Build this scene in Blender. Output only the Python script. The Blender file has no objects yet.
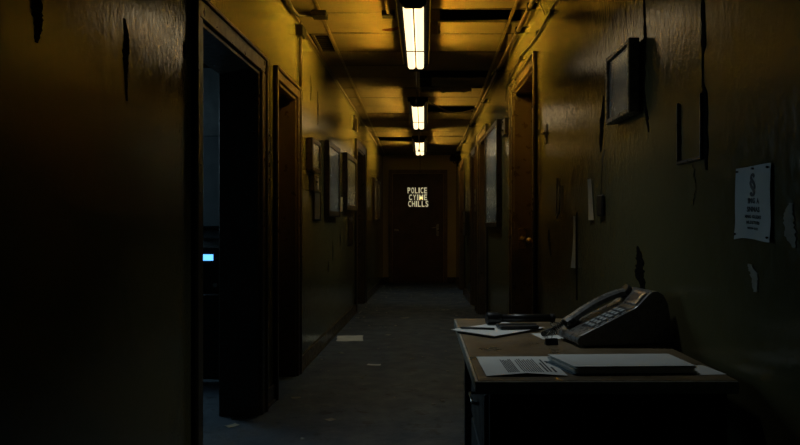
import bpy, bmesh, math, random
from mathutils import Vector, Matrix, noise
random.seed(7)
SC = bpy.context.scene
COL = SC.collection
CAMH = 1.15          # eye height
F = 700.0            # focal length in pixels of the 800 px wide frame
YEND = 13.88         # end wall
YBACK = -3.2         # wall behind the viewer

# ------------------------------------------------------------------ room frame
def xl(d): return -(1.078 - .0191 * d)
def xr(d): return .8687 - .01686 * d
def ceil_z(d): return 2.855 - .02285 * d
def LW(d, o, z): return Vector((xl(d) + o, d, z))      # left wall: along, out into the corridor, up
def RW(d, o, z): return Vector((xr(d) - o, d, z))      # right wall
def EW(x, o, z): return Vector((x, YEND - o, z))       # end wall
def ID(x, y, z): return Vector((x, y, z))
def rot_map(cx, cy, cz, deg):
    c, s = math.cos(math.radians(deg)), math.sin(math.radians(deg))
    return lambda x, y, z: Vector((cx + c * x - s * y, cy + s * x + c * y, cz + z))

# ------------------------------------------------------------------ materials
def new_mat(name):
    m = bpy.data.materials.new(name); m.use_nodes = True
    nt = m.node_tree
    b = nt.nodes['Principled BSDF']
    return m, nt, b

def N(nt, t, **kw):
    n = nt.nodes.new(t)
    for k, v in kw.items(): setattr(n, k, v)
    return n

def noise_node(nt, scale, detail=4, rough=.55, stretch=(1, 1, 1), dist=0.0, off=(0, 0, 0)):
    tc = N(nt, 'ShaderNodeTexCoord'); mp = N(nt, 'ShaderNodeMapping')
    mp.inputs['Scale'].default_value = stretch; mp.inputs['Location'].default_value = off
    nt.links.new(tc.outputs['Object'], mp.inputs['Vector'])
    n = N(nt, 'ShaderNodeTexNoise')
    n.inputs['Scale'].default_value = scale; n.inputs['Detail'].default_value = detail
    n.inputs['Roughness'].default_value = rough; n.inputs['Distortion'].default_value = dist
    nt.links.new(mp.outputs['Vector'], n.inputs['Vector'])
    return n.outputs['Fac']

def ramp(nt, fac, p0, p1, c0=(0, 0, 0), c1=(1, 1, 1)):
    r = N(nt, 'ShaderNodeValToRGB')
    r.color_ramp.elements[0].position = p0; r.color_ramp.elements[0].color = (*c0, 1)
    r.color_ramp.elements[1].position = p1; r.color_ramp.elements[1].color = (*c1, 1)
    nt.links.new(fac, r.inputs['Fac'])
    return r.outputs['Color']

def mix(nt, fac, a, b):
    m = N(nt, 'ShaderNodeMix', data_type='RGBA')
    for sock, v in ((m.inputs[0], fac), (m.inputs[6], a), (m.inputs[7], b)):
        if isinstance(v, (tuple, list)): sock.default_value = (*v, 1)
        elif isinstance(v, (int, float)): sock.default_value = v
        else: nt.links.new(v, sock)
    return m.outputs[2]

def bump(nt, b, h, strength, dist=.01, prev=None):
    n = N(nt, 'ShaderNodeBump'); n.inputs['Strength'].default_value = strength
    n.inputs['Distance'].default_value = dist
    nt.links.new(h, n.inputs['Height'])
    if prev: nt.links.new(prev, n.inputs['Normal'])
    nt.links.new(n.outputs['Normal'], b.inputs['Normal'])
    return n.outputs['Normal']

def simple(name, col, rough=.5, metal=0.0, vary=.25, scale=9, bmp=.08, spec=.5):
    m, nt, b = new_mat(name)
    f = noise_node(nt, scale, 6)
    dark = tuple(c * (1 - vary) for c in col); lite = tuple(min(1, c * (1 + vary)) for c in col)
    nt.links.new(ramp(nt, f, .3, .7, dark, lite), b.inputs['Base Color'])
    rr = ramp(nt, noise_node(nt, scale * 2.3, 4), .3, .7, (max(.02, rough - .12),) * 3, (min(1, rough + .12),) * 3)
    nt.links.new(rr, b.inputs['Roughness'])
    b.inputs['Metallic'].default_value = metal
    b.inputs['Specular IOR Level'].default_value = spec
    if bmp: bump(nt, b, noise_node(nt, scale * 5, 3), bmp, .004)
    return m

def emit(name, col, s):
    m, nt, b = new_mat(name)
    b.inputs['Base Color'].default_value = (*[min(1, c) for c in col], 1)
    b.inputs['Emission Color'].default_value = (*col, 1)
    b.inputs['Emission Strength'].default_value = s
    return m

def wall_mat(name, base, off, spec=.4):
    """old gloss paint: smooth sheen broken by fine vertical ripples and small flaked patches"""
    m, nt, b = new_mat(name)
    k = lambda f: tuple(c * f for c in base)
    c = ramp(nt, noise_node(nt, .9, 4, .5, (.5, .4, .7), .2, off), .3, .7, k(.80), k(1.08))
    c = mix(nt, ramp(nt, noise_node(nt, 3.2, 5, .6, (.6, .5, .35), .3, off), .56, .80), c, k(.66))
    flake_h = noise_node(nt, 6.0, 9, .70, (1, .5, .45), .3, off)
    flake = ramp(nt, flake_h, .695, .725)
    c = mix(nt, flake, c, k(.34))
    nt.links.new(c, b.inputs['Base Color'])
    r = ramp(nt, noise_node(nt, 60, 6, .7, (1, .5, .3), 0, off), .36, .64, (.06,) * 3, (.24,) * 3)
    r = mix(nt, flake, r, (.7, .7, .7))
    nt.links.new(r, b.inputs['Roughness'])
    b.inputs['Specular IOR Level'].default_value = spec
    n1 = bump(nt, b, noise_node(nt, 48, 4, .6, (1, .7, .28), 0, off), .26, .004)
    n2 = bump(nt, b, flake, .25, -.002, n1)
    bump(nt, b, noise_node(nt, 95, 3, .6, (1, .7, .5), 0, off), .26, .003, n2)
    return m

M = {}
M['wall_l'] = wall_mat('old gloss wall paint', (.120, .108, .048), (0, 0, 0), .5)
M['wall_r'] = wall_mat('old gloss wall paint right', (.105, .095, .045), (3.1, 1.7, .4), .17)
M['end'] = wall_mat('brightened end paint', (.42, .34, .16), (9, 2, 1))  # base raised in place of light the louvres keep off the end wall
# ceiling tile
m, nt, b = new_mat('stained ceiling tile')
c = ramp(nt, noise_node(nt, 1.5, 8, .62), .34, .66, (.050, .038, .016), (.10, .078, .034))
c = mix(nt, ramp(nt, noise_node(nt, 5, 8, .7, (.35, 1, 1), .6), .60, .68), c, (.06, .035, .015))
c = mix(nt, ramp(nt, noise_node(nt, 60, 3), .62, .75), c, (.12, .08, .035))
nt.links.new(c, b.inputs['Base Color']); b.inputs['Roughness'].default_value = .8
bump(nt, b, noise_node(nt, 70, 4), .3, .005)
M['tile'] = m
M['grid'] = simple('tarnished grid metal', (.09, .065, .03), .45, .0, .3, 12)
M['void'] = simple('soot black plenum', (.006, .005, .004), .95, spec=.1)  # even near-black colour for the space above the tiles and office ceiling
# floor
m, nt, b = new_mat('worn grey floor')
c = ramp(nt, noise_node(nt, 1.1, 9, .65), .32, .7, (.030, .044, .062), (.066, .094, .122))
c = mix(nt, ramp(nt, noise_node(nt, 9, 7, .7), .56, .66), c, (.022, .03, .036))
c = mix(nt, ramp(nt, noise_node(nt, 55, 4, .7), .66, .72), c, (.22, .23, .21))
nt.links.new(c, b.inputs['Base Color'])
nt.links.new(ramp(nt, noise_node(nt, 6, 6), .3, .7, (.48,) * 3, (.8,) * 3), b.inputs['Roughness'])
b.inputs['Specular IOR Level'].default_value = .35
bump(nt, b, noise_node(nt, 18, 7, .65), .5, .01)
M['floor'] = m
M['trim'] = simple('dark varnished wood', (.050, .035, .019), .36, 0, .3, 7, .02)
M['trim_brown'] = simple('brown varnished wood', (.075, .054, .028), .34, 0, .25, 6, .02)
M['trim_end'] = simple('brightened brown door frame', (.10, .072, .038), .42, 0, .3, 7, .02)  # dark wood raised in colour for light missing at the end door
M['leaf'] = simple('brown door paint', (.045, .026, .013), .42, 0, .35, 4, .12)
M['leaf_dark'] = simple('dark door paint', (.018, .012, .008), .45, 0, .3, 4, .1)
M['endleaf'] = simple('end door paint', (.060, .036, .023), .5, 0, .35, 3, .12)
M['letter'] = emit('glowing cream lettering', (1.0, .88, .52), .48)  # lettering given a little glow of its own to stand out
M['black'] = simple('black plastic', (.008, .008, .008), .38, 0, .2, 30, .05)
M['rubber'] = simple('black rubber', (.006, .006, .006), .7, 0, .2, 30, .05)
M['housing'] = simple('dark lamp housing', (.005, .0045, .004), .8, 0, .3, 14, .05, .1)
M['matt_black'] = simple('matt black light baffle', (.0015, .0014, .0012), .95, 0, .1, 20, 0, .02)
M['reflector'] = simple('enamel reflector', (.75, .70, .55), .3, 0, .1, 9, 0)
M['metal'] = simple('dull steel', (.35, .34, .32), .32, 1, .25, 18)
M['brass'] = simple('tarnished brass', (.42, .28, .10), .35, 1, .3, 25)
M['rust'] = simple('rusty conduit', (.035, .025, .014), .6, .1, .4, 20, .15)
M['cable'] = simple('cable sheath', (.012, .010, .008), .5, 0, .3, 20)
M['frame'] = simple('dark picture frame', (.022, .015, .009), .33, 0, .3, 16)
M['frame_m'] = simple('old aluminium frame', (.15, .125, .085), .28, .2, .3, 30, .3)
M['paper'] = simple('paper', (.80, .80, .76), .75, 0, .06, 5, .03)
M['paper_old'] = simple('aged paper', (.36, .33, .24), .75, 0, .2, 8, .05)
M['poster'] = simple('poster paper', (.46, .50, .50), .7, 0, .12, 6, .05)
M['ink'] = simple('printing ink', (.03, .03, .035), .7, 0, .1, 30, 0)
M['blue_card'] = simple('blue card', (.07, .13, .17), .6, 0, .15, 8, 0)
M['desk_top'] = simple('worn desk laminate', (.17, .12, .065), .36, 0, .35, 5, .06)
M['desk_edge'] = simple('worn metal edge', (.42, .39, .32), .4, .15, .35, 25, .15)
M['desk_body'] = simple('dark desk paint', (.014, .013, .012), .5, .1, .25, 8)
M['phone'] = simple('grey phone plastic', (.125, .12, .11), .30, 0, .12, 20, .04)
M['phone_d'] = simple('dark phone plastic', (.018, .018, .019), .35, 0, .2, 20, .05)
M['key'] = simple('phone key', (.42, .43, .42), .4, 0, .1, 30, 0)
M['lamp_btn'] = simple('ivory button', (.7, .62, .42), .25, 0, .1, 30, 0)
M['plaster'] = simple('bare plaster', (.27, .27, .23), .85, 0, .3, 12, .3)
M['crack'] = simple('dark lath', (.006, .005, .004), .95, 0, .3, 20, .1, .03)
M['steel_blue'] = simple('office cabinet', (.07, .085, .095), .45, .2, .15, 6)
M['switch'] = simple('dark switch plate', (.025, .02, .014), .35, 0, .3, 20)
M['switch_p'] = simple('ivory switch plate', (.40, .34, .22), .4, 0, .2, 20)
M['tube'] = emit('added side tube', (1.0, .55, .05), 680.0)  # hidden tube added to brighten the ceiling and upper walls
M['tube_dim'] = emit('dimmer hidden tube', (1.0, .58, .08), 460.0)  # same added tube, weaker to dim the two far lights
M['lens'] = emit('lit diffuser', (1.0, .78, .44), 1.8)
M['lcd'] = emit('blue display', (.10, .38, .95), 2.4)
# picture glass: clear, glossy sheet
m, nt, b = new_mat('picture glass')
b.inputs['Base Color'].default_value = (.9, .95, .95, 1); b.inputs['Roughness'].default_value = .12
b.inputs['Transmission Weight'].default_value = .92; b.inputs['IOR'].default_value = 1.15
nt.links.new(ramp(nt, noise_node(nt, 12, 5), .3, .75, (.14,) * 3, (.30,) * 3), b.inputs['Roughness'])
M['glass'] = m
def picture_mat(name, a, c_, sc):
    m, nt, b = new_mat(name)
    c = ramp(nt, noise_node(nt, sc, 6, .6, (1, 1, .7), 1.2), .38, .62, a, c_)
    nt.links.new(c, b.inputs['Base Color']); b.inputs['Roughness'].default_value = .55
    return m
M['pic1'] = picture_mat('faded print', (.03, .028, .02), (.11, .10, .06), 7)
M['pic2'] = picture_mat('dark print', (.015, .015, .012), (.075, .07, .045), 5)
M['pic3'] = picture_mat('grey print', (.03, .04, .04), (.12, .14, .14), 4)

# ------------------------------------------------------------------ mesh builder
WPOS = {}
class MB:
    def __init__(s): s.bm = bmesh.new()
    def _hull(s, vs, bev=0.0, seg=1):
        tmp = bmesh.new()
        v = [tmp.verts.new(p) for p in vs]
        for f in ((0, 1, 2, 3), (7, 6, 5, 4), (0, 4, 5, 1), (1, 5, 6, 2), (2, 6, 7, 3), (3, 7, 4, 0)):
            tmp.faces.new([v[i] for i in f])
        bmesh.ops.recalc_face_normals(tmp, faces=tmp.faces[:])
        if bev > 0:
            bmesh.ops.bevel(tmp, geom=tmp.edges[:], offset=bev, segments=seg, affect='EDGES', profile=.5)
        s._merge(tmp)
        return s
    def _merge(s, tmp):
        me = bpy.data.meshes.new('tmp'); tmp.to_mesh(me); tmp.free()
        s.bm.from_mesh(me); bpy.data.meshes.remove(me)
    def box(s, mp, a0, a1, b0, b1, c0, c1, bev=0.0, seg=1):
        return s._hull([mp(a0, b0, c0), mp(a1, b0, c0), mp(a1, b1, c0), mp(a0, b1, c0),
                        mp(a0, b0, c1), mp(a1, b0, c1), mp(a1, b1, c1), mp(a0, b1, c1)], bev, seg)
    def prism(s, lo, hi, bev=0.0, seg=1):
        """two matching rings of points joined by side faces"""
        tmp = bmesh.new()
        A = [tmp.verts.new(p) for p in lo]; B = [tmp.verts.new(p) for p in hi]
        n = len(A)
        tmp.faces.new(A); tmp.faces.new(B[::-1])
        for i in range(n):
            tmp.faces.new((A[i], B[i], B[(i + 1) % n], A[(i + 1) % n]))
        bmesh.ops.recalc_face_normals(tmp, faces=tmp.faces[:])
        if bev > 0:
            bmesh.ops.bevel(tmp, geom=tmp.edges[:], offset=bev, segments=seg, affect='EDGES', profile=.5)
        s._merge(tmp); return s
    def tube(s, pts, r, n=10, caps=True):
        pts = [Vector(p) for p in pts]
        rs = r if isinstance(r, (list, tuple)) else [r] * len(pts)
        tmp = bmesh.new(); rings = []
        up = Vector((0, 0, 1))
        for i, p in enumerate(pts):
            t = (pts[min(i + 1, len(pts) - 1)] - pts[max(i - 1, 0)]).normalized()
            u = t.cross(up)
            if u.length < 1e-3: u = t.cross(Vector((1, 0, 0)))
            u.normalize(); w = u.cross(t).normalized()
            rings.append([tmp.verts.new(p + rs[i] * (math.cos(2 * math.pi * k / n) * u + math.sin(2 * math.pi * k / n) * w)) for k in range(n)])
        for a, b_ in zip(rings, rings[1:]):
            for k in range(n):
                f = tmp.faces.new((a[k], a[(k + 1) % n], b_[(k + 1) % n], b_[k])); f.smooth = True
        if caps:
            tmp.faces.new(rings[0]); tmp.faces.new(rings[-1][::-1])
        bmesh.ops.recalc_face_normals(tmp, faces=tmp.faces[:])
        s._merge(tmp); return s
    def ring(s, c, R, r, nrm=(0, 0, 1), n=28, m=8, arc=1.0):
        nrm = Vector(nrm).normalized(); u = nrm.orthogonal().normalized(); w = nrm.cross(u)
        pts = [Vector(c) + R * (math.cos(2 * math.pi * arc * k / n) * u + math.sin(2 * math.pi * arc * k / n) * w) for k in range(n + 1)]
        return s.tube(pts, r, m)
    def sheet(s, fn, nu, nv, th=.0):
        """grid surface fn(u,v) with thickness th along its normal"""
        e = 1e-3
        def pn(u, v):
            a = fn(min(1, u + e), v) - fn(max(0, u - e), v); c = fn(u, min(1, v + e)) - fn(u, max(0, v - e))
            return fn(u, v), a.cross(c).normalized()
        P = [[pn(i / nu, j / nv) for j in range(nv + 1)] for i in range(nu + 1)]
        tmp = bmesh.new()
        def grid(off, flip):
            V = [[tmp.verts.new(p + n * off) for p, n in row] for row in P]
            for i in range(nu):
                for j in range(nv):
                    q = (V[i][j], V[i + 1][j], V[i + 1][j + 1], V[i][j + 1])
                    tmp.faces.new(q[::-1] if flip else q).smooth = True
        th = max(th, .0004)
        grid(th / 2, False); grid(-th / 2, True)
        loop = [(i, 0) for i in range(nu)] + [(nu, j) for j in range(nv)] + [(i, nv) for i in range(nu, 0, -1)] + [(0, j) for j in range(nv, 0, -1)]
        up = [tmp.verts.new(P[i][j][0] + P[i][j][1] * th / 2) for i, j in loop]
        dn = [tmp.verts.new(P[i][j][0] - P[i][j][1] * th / 2) for i, j in loop]
        for k in range(len(loop)):
            k2 = (k + 1) % len(loop); tmp.faces.new((dn[k], dn[k2], up[k2], up[k]))
        s._merge(tmp); return s
    def text(s, body, mp, size, depth=.001, bold=.0, align='CENTER', width=1.0):
        cu = bpy.data.curves.new('t', 'FONT'); cu.body = body; cu.size = size
        cu.align_x = align; cu.extrude = depth; cu.space_character = 1.12; cu.offset = bold; cu.resolution_u = 3
        o = bpy.data.objects.new('t', cu); COL.objects.link(o)
        dg = bpy.context.evaluated_depsgraph_get(); dg.update()
        me = bpy.data.meshes.new_from_object(o.evaluated_get(dg))
        for v in me.vertices: v.co = mp(v.co.x * width, v.co.y, v.co.z)
        s.bm.from_mesh(me)
        bpy.data.objects.remove(o); bpy.data.meshes.remove(me); bpy.data.curves.remove(cu)
        return s
    def build(s, name, mat, parent=None, smooth=False):
        me = bpy.data.meshes.new(name)
        vs = [v.co for v in s.bm.verts]
        lo = Vector([min(v[i] for v in vs) for i in range(3)]); hi = Vector([max(v[i] for v in vs) for i in range(3)])
        O = Vector(((lo.x + hi.x) / 2, (lo.y + hi.y) / 2, lo.z))
        bmesh.ops.translate(s.bm, verts=s.bm.verts[:], vec=-O)
        if smooth:
            for f in s.bm.faces: f.smooth = True
        s.bm.to_mesh(me); s.bm.free()
        if isinstance(mat, str): mat = M[mat]
        me.materials.append(mat)
        o = bpy.data.objects.new(name, me); COL.objects.link(o)
        if parent: o.parent = parent; o.location = O - WPOS[parent]
        else: o.location = O
        WPOS[o] = O
        return o

def B(mp, *a, bev=0.0, seg=1): return MB().box(mp, *a, bev=bev, seg=seg)
def tag(o, label, cat, group=None, kind=None):
    o['label'] = label; o['category'] = cat
    if group: o['group'] = group
    if kind: o['kind'] = kind
    return o
def thing(name, loc, label, cat, group=None, kind=None):
    o = bpy.data.objects.new(name, None); COL.objects.link(o)
    o.location = loc; o.empty_display_size = .05; WPOS[o] = Vector(loc)
    return tag(o, label, cat, group, kind)
def struct(o, label=None, cat=None):
    o['kind'] = 'structure'
    if label: o['label'] = label
    if cat: o['category'] = cat
    return o

# ------------------------------------------------------------------ shell
def wall(name, mp, d0, d1, openings, mat, label, T=.225, top=3.0):
    mb = MB(); cur = d0
    for a, b_, h in sorted(openings):
        mb.box(mp, cur, a, -T, 0, 0, top)
        mb.box(mp, a, b_, -T, 0, h, top)
        cur = b_
    mb.box(mp, cur, d1, -T, 0, 0, top)
    return struct(mb.build(name, mat), label, 'wall')

DA = (3.16, 4.23, 2.08); D2 = (4.67, 5.33, 2.12); D3 = (9.25, 10.25, 2.18)
R1 = (4.93, 5.96, 2.27); R2 = (8.08, 9.02, 2.22); R3 = (9.42, 10.0, 2.12); R4 = (11.55, 12.45, 2.16)
wl = wall('wall_left', LW, YBACK, YEND, [DA, D2, D3], 'wall_l', 'left corridor wall of stained glossy ochre paint')
wr = wall('wall_right', RW, YBACK, YEND, [R1, R2, R3, R4], 'wall_r', 'right corridor wall of flaking glossy ochre paint')
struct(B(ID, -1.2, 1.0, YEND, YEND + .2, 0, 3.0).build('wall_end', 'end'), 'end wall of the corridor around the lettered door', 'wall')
struct(B(ID, -4.2, 1.4, YBACK - .2, YEND + .3, -.15, 0).build('floor', 'floor'), 'worn grey corridor floor', 'floor')

SL = lambda x, y, z: Vector((x, y, ceil_z(y) + z))
# tiled ceiling: columns of loose lay-in tiles between three long rails, some rows gone
rails = [-.77, -.055, .66]
cols = [(None, -.77), (-.77, -.055), (-.055, .66), (.66, None)]
rows_l = [YBACK] + [5.23 - .53 * k for k in range(15, 0, -1)] + [5.23, 5.74, 6.31, 6.80, 7.28] + [7.28 + .52 * k for k in range(1, 13)] + [YEND]
rows_r = [YBACK] + [4.92 - .53 * k for k in range(15, 0, -1)] + [4.92, 5.14, 5.45, 5.76, 6.31, 6.98, 7.35, 7.80, 8.30] + [8.30 + .52 * k for k in range(1, 11)] + [YEND]
rows_l = [r for r in rows_l if r >= YBACK]; rows_r = [r for r in rows_r if r >= YBACK]
def gone(ci, a, b_):
    mid = (a + b_) / 2
    if mid < 4.3: return True          # unseen tiles left out to cut bounce onto the near walls
    if ci in (2, 3) and 5.14 < mid < 5.45: return True
    if ci == 2 and 6.98 < mid < 7.80: return True
    if ci == 3 and 6.98 < mid < 7.35: return True
    if ci == 2 and 8.9 < mid < 9.3: return True
    if ci == 0 and 5.75 < mid < 6.31: return True
    if ci in (1, 2) and 11.7 < mid < 12.2: return True
    return False
mb = MB()
for ci, (a, b_) in enumerate(cols):
    rows = rows_l if ci < 2 else rows_r
    for d0, d1 in zip(rows, rows[1:]):
        if d1 - d0 < .02 or gone(ci, d0, d1): continue
        xa0 = xl(d0) if a is None else a; xa1 = xl(d1) if a is None else a
        xb0 = xr(d0) if b_ is None else b_; xb1 = xr(d1) if b_ is None else b_
        g = .006; t = [random.uniform(-.004, .005) for _ in range(4)]
        P = [(xa0 + g, d0 + g), (xb0 - g, d0 + g), (xb1 - g, d1 - g), (xa1 + g, d1 - g)]
        mb._hull([Vector((x, y, ceil_z(y) + t[i])) for i, (x, y) in enumerate(P)] +
                 [Vector((x, y, ceil_z(y) + .016 + t[i])) for i, (x, y) in enumerate(P)])
mb._hull([SL(x, y, z) for z in (0, .016) for x, y in ((-.05, 5.145), (.115, 5.145), (.125, 5.445), (-.05, 5.445))])
ce = struct(mb.build('ceiling', 'tile'), 'low ceiling of stained yellowed tiles with missing pieces', 'ceiling')
struct(B(lambda x, y, z: Vector((x, y, ceil_z(y) + z)), -1.4, 1.2, YBACK, YEND, .22, .27).build('ceiling_slab', 'void'),
       'black slab above the missing ceiling tiles', 'ceiling')
mb = MB()
SL = lambda x, y, z: Vector((x, y, ceil_z(y) + z))
for x, y0, y1 in ((-.77, YBACK, YEND), (-.055, YBACK, YEND), (.66, YBACK, YEND)):
    mb.box(SL, x - .011, x + .011, y0, y1, -.006, -.003)
    mb.box(SL, x - .002, x + .002, y0, y1, -.004, .03)
struct(mb.build('trim_1', 'grid'), 'thin metal rails holding the ceiling tiles', 'ceiling trim')
mb = MB()
for rows, xa, xb in ((rows_l, None, -.055), (rows_r, -.055, None)):
    for d in rows[1:-1]:
        mb.box(SL, (xl(d) if xa is None else xa) + .001, (xr(d) if xb is None else xb) - .001, d - .007, d + .007, -.004, -.0005)
struct(mb.build('trim_4', 'rust'), 'dark cross bars between the ceiling tiles', 'ceiling trim')
mb = MB()
for mp in (LW, RW):
    mb.box(lambda d, o, z: mp(d, o, ceil_z(d) + z), YBACK, YEND, 0, .022, -.03, -.006)
struct(mb.build('trim_2', 'rust'), 'dark edge angle where ceiling meets the walls', 'ceiling trim')

def baseboard(name, mp, spans, label):
    mb = MB()
    for a, b_ in spans:
        mb.box(mp, a, b_, 0, .016, 0, .115, .003)
        mb.box(mp, a, b_, 0, .024, 0, .02, .003)
    struct(mb.build(name, 'trim'), label, 'baseboard')
baseboard('baseboard_left', LW, [(YBACK, 3.08), (4.32, 4.58), (5.42, 9.14), (10.36, YEND)], 'dark wooden baseboard along the left wall')
baseboard('baseboard_right', RW, [(YBACK, 4.83), (6.15, 7.97), (9.13, 9.32), (10.1, 11.44), (12.56, YEND)], 'dark wooden baseboard along the right wall')
mb = MB()
for a, b_ in ((-.82, -.70), (.45, .64)): mb.box(EW, a, b_, 0, .016, 0, .115, .003)
struct(mb.build('baseboard_end', 'trim'), 'dark baseboard beside the end door', 'baseboard')

# doors ------------------------------------------------------------
def casing(mb, mp, a, b_, h, w=.105, p=.022, T=.215):
    mb.box(mp, a - w, a, -.01, p, 0, h, .004)
    mb.box(mp, b_, b_ + w, -.01, p, 0, h, .004)
    mb.box(mp, a - w, b_ + w, -.01, p, h, h + w, .004)
    # raised outer bead
    mb.box(mp, a - w, a - w + .02, 0, p + .012, 0, h + w, .003)
    mb.box(mp, b_ + w - .02, b_ + w, 0, p + .012, 0, h + w, .003)
    mb.box(mp, a - w, b_ + w, 0, p + .012, h + w - .02, h + w, .003)
    # lining of the opening
    mb.box(mp, a - .001, a + .022, -T, .004, 0, h, .002)
    mb.box(mp, b_ - .022, b_ + .001, -T, .004, 0, h, .002)
    mb.box(mp, a, b_, -T, .004, h - .022, h + .001, .002)

def door(name, mp, a, b_, h, leafmat, label, handle_at=None, depth=.16, knob='brass', w=.105, frame='trim'):
    t = thing(name, mp((a + b_) / 2, 0, 0), label, 'door', kind='structure')
    mb = MB(); casing(mb, mp, a, b_, h, w); mb.build('door_frame', frame, t)
    lf = MB(); lf.box(mp, a + .024, b_ - .024, -depth - .04, -depth, .006, h - .024, .002)
    mid = (a + b_) / 2; W = b_ - a
    for z0, z1 in ((.18, .95), (1.08, h - .2)):
        for s0, s1 in ((a + .12, mid - .05), (mid + .05, b_ - .12)):
            if s1 - s0 > .05: lf.box(mp, s0, s1, -depth - .001, -depth + .008, z0, z1, .006)
    lo = lf.build('door_leaf', leafmat, t)
    st = MB(); st.box(mp, a + .022, a + .034, -depth, -depth + .02, 0, h - .022); st.box(mp, b_ - .034, b_ - .022, -depth, -depth + .02, 0, h - .022)
    st.build('door_stop', 'trim', t)
    if handle_at:
        kb = MB(); kb.tube([mp(handle_at, -depth, 1.02), mp(handle_at, -depth + .05, 1.02)], .011, 10)
        kb.tube([mp(handle_at, -depth + .045, 1.02), mp(handle_at, -depth + .055, 1.02), mp(handle_at, -depth + .075, 1.02), mp(handle_at, -depth + .09, 1.02)], [.012, .026, .028, .014], 14)
        kb.build('door_knob', knob, lo)
    return t

# open doorway on the left
mb = MB(); casing(mb, LW, *DA, w=.10, T=.235)
struct(mb.build('trim_3', 'trim'), 'dark wooden casing of the open doorway at left', 'door casing')
door('door_1', LW, *D2, 'leaf_dark', 'dark recessed door on the left wall beside the open doorway', 4.76, w=.08)
door('door_2', LW, *D3, 'leaf_dark', 'dark door on the left wall far beyond the row of pictures', 9.4)
d4 = door('door_3', RW, *R1, 'leaf', 'brown door with dark casing on the right wall above the desk end', 5.75, w=.085, frame='trim_brown')
mb = MB(); mb.tube([RW(5.938, -.065, 1.035), RW(5.91, -.065, 1.035), RW(5.90, -.065, 1.035)], [.020, .022, .012], 14); mb.box(RW, 5.933, 5.939, -.095, -.035, .95, 1.12, .002)
mb.build('strike_plate', 'brass', d4)
door('door_4', RW, *R2, 'leaf_dark', 'dark door on the right wall just past the glazed notice board', 8.2, w=.09)
door('door_5', RW, *R3, 'leaf_dark', 'narrow dark door on the right wall past the wider dark door', 9.5, w=.08)
door('door_6', RW, *R4, 'leaf_dark', 'last dark door on the right wall near the corridor end', 11.7, w=.09)

# end door with painted words
def px(x, d): return (x - 424) / F * d
def pz(y, d): return CAMH + (225 - y) / F * d
dE = YEND - .03
x0, x1 = px(392.5, dE), px(443.5, dE); hE = pz(173.5, dE)
t = thing('door_7', (0.5 * (x0 + x1), YEND - .02, 0), 'dark brown end door lettered with three lines of cream words', 'door', kind='structure')
mb = MB(); w = .075
mb.box(EW, x0 - w, x0, 0, .035, 0, hE, .004); mb.box(EW, x1, x1 + w, 0, .035, 0, hE, .004); mb.box(EW, x0 - w, x1 + w, 0, .035, hE, hE + w, .004)
mb.box(EW, x0 - w, x0 - w + .02, 0, .05, 0, hE + w, .003); mb.box(EW, x1 + w - .02, x1 + w, 0, .05, 0, hE + w, .003); mb.box(EW, x0 - w, x1 + w, 0, .05, hE + w - .02, hE + w, .003)
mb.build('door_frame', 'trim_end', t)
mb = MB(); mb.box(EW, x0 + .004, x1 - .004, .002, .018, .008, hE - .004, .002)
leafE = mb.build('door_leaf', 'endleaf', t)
mb = MB()
for txt, xa, xb, yt, yb in (('POLICE', 407.6, 427, 187.6, 193.2), ('CYIME', 409, 427, 194.6, 200.0), ('CHILLS', 408.2, 428.4, 201.0, 206.6)):
    cap = pz(yt, dE) - pz(yb, dE); hp_ = MB(); hp_.text('H', ID, 1.0, .001, 0, 'LEFT'); capk = max(v.co.y for v in hp_.bm.verts) - min(v.co.y for v in hp_.bm.verts); hp_.bm.free()
    zb = pz(yb, dE); size = cap / capk
    # every letter is fitted to its own stencil cell, the I being narrow
    cells = [.42 if ch == 'I' else (1.2 if ch == 'M' else 1.0) for ch in txt]
    gap = .30; unit = (px(xb, dE) - px(xa, dE)) / (sum(cells) + gap * (len(txt) - 1)); X0 = px(xa, dE)
    for ch, cw in zip(txt, cells):
        probe = MB(); probe.text(ch, ID, size, .001, .0022 * size / .15, 'LEFT')
        xs = [v.co.x for v in probe.bm.verts]; wid = max(xs) - min(xs); mn = min(xs); probe.bm.free()
        mb.text(ch, lambda x, y, z, k=cw * unit / wid, X0=X0, zb=zb, mn=mn: EW(X0 + (x - mn) * k, .0185 + z, zb + y), size, .001, .0022 * size / .15, 'LEFT')
        X0 += (cw + gap) * unit
mb.build('lettering', 'letter', leafE)
mb = MB(); hx = px(437.5, dE)
mb.box(EW, hx - .025, hx + .025, .018, .026, .93, 1.17, .004)
mb.tube([EW(hx, .02, 1.10), EW(hx, .07, 1.10)], .011); mb.tube([EW(hx, .07, 1.10), EW(hx - .05, .075, 1.10), EW(hx - .115, .07, 1.095)], [.011, .010, .008])
mb.build('door_handle', 'metal', leafE)
mb = MB(); hx = px(396.5, dE); mb.box(EW, hx - .045, hx + .045, .018, .024, 1.03, 1.07, .003)
mb.build('latch_plate', 'metal', leafE)

# office behind the open doorway
OX0, OX1, OY0, OY1 = -3.7, -1.24, 1.6, 6.55
mb = MB()
mb.box(ID, OX0 - .1, OX0, OY0, OY1, 0, 2.75); mb.box(ID, OX0 - .1, OX1 + .05, OY1, OY1 + .1, 0, 2.75); mb.box(ID, OX0 - .1, OX1 + .02, OY0 - .1, OY0, 0, 2.75)
struct(mb.build('wall_office', simple('office wall paint', (.10, .115, .12), .7)), 'walls of the dim office behind the open doorway', 'wall')
struct(B(ID, OX0 - .1, OX1 + .02, OY0 - .1, OY1 + .1, 2.62, 2.72).build('ceiling_office', 'void'), 'dark ceiling of the office', 'ceiling')

# wall behind the viewer
struct(B(ID, -1.4, 1.2, YBACK - .12, YBACK, 0, 3.0).build('wall_back', 'end'), 'wall closing the corridor behind the viewer', 'wall')

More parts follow.
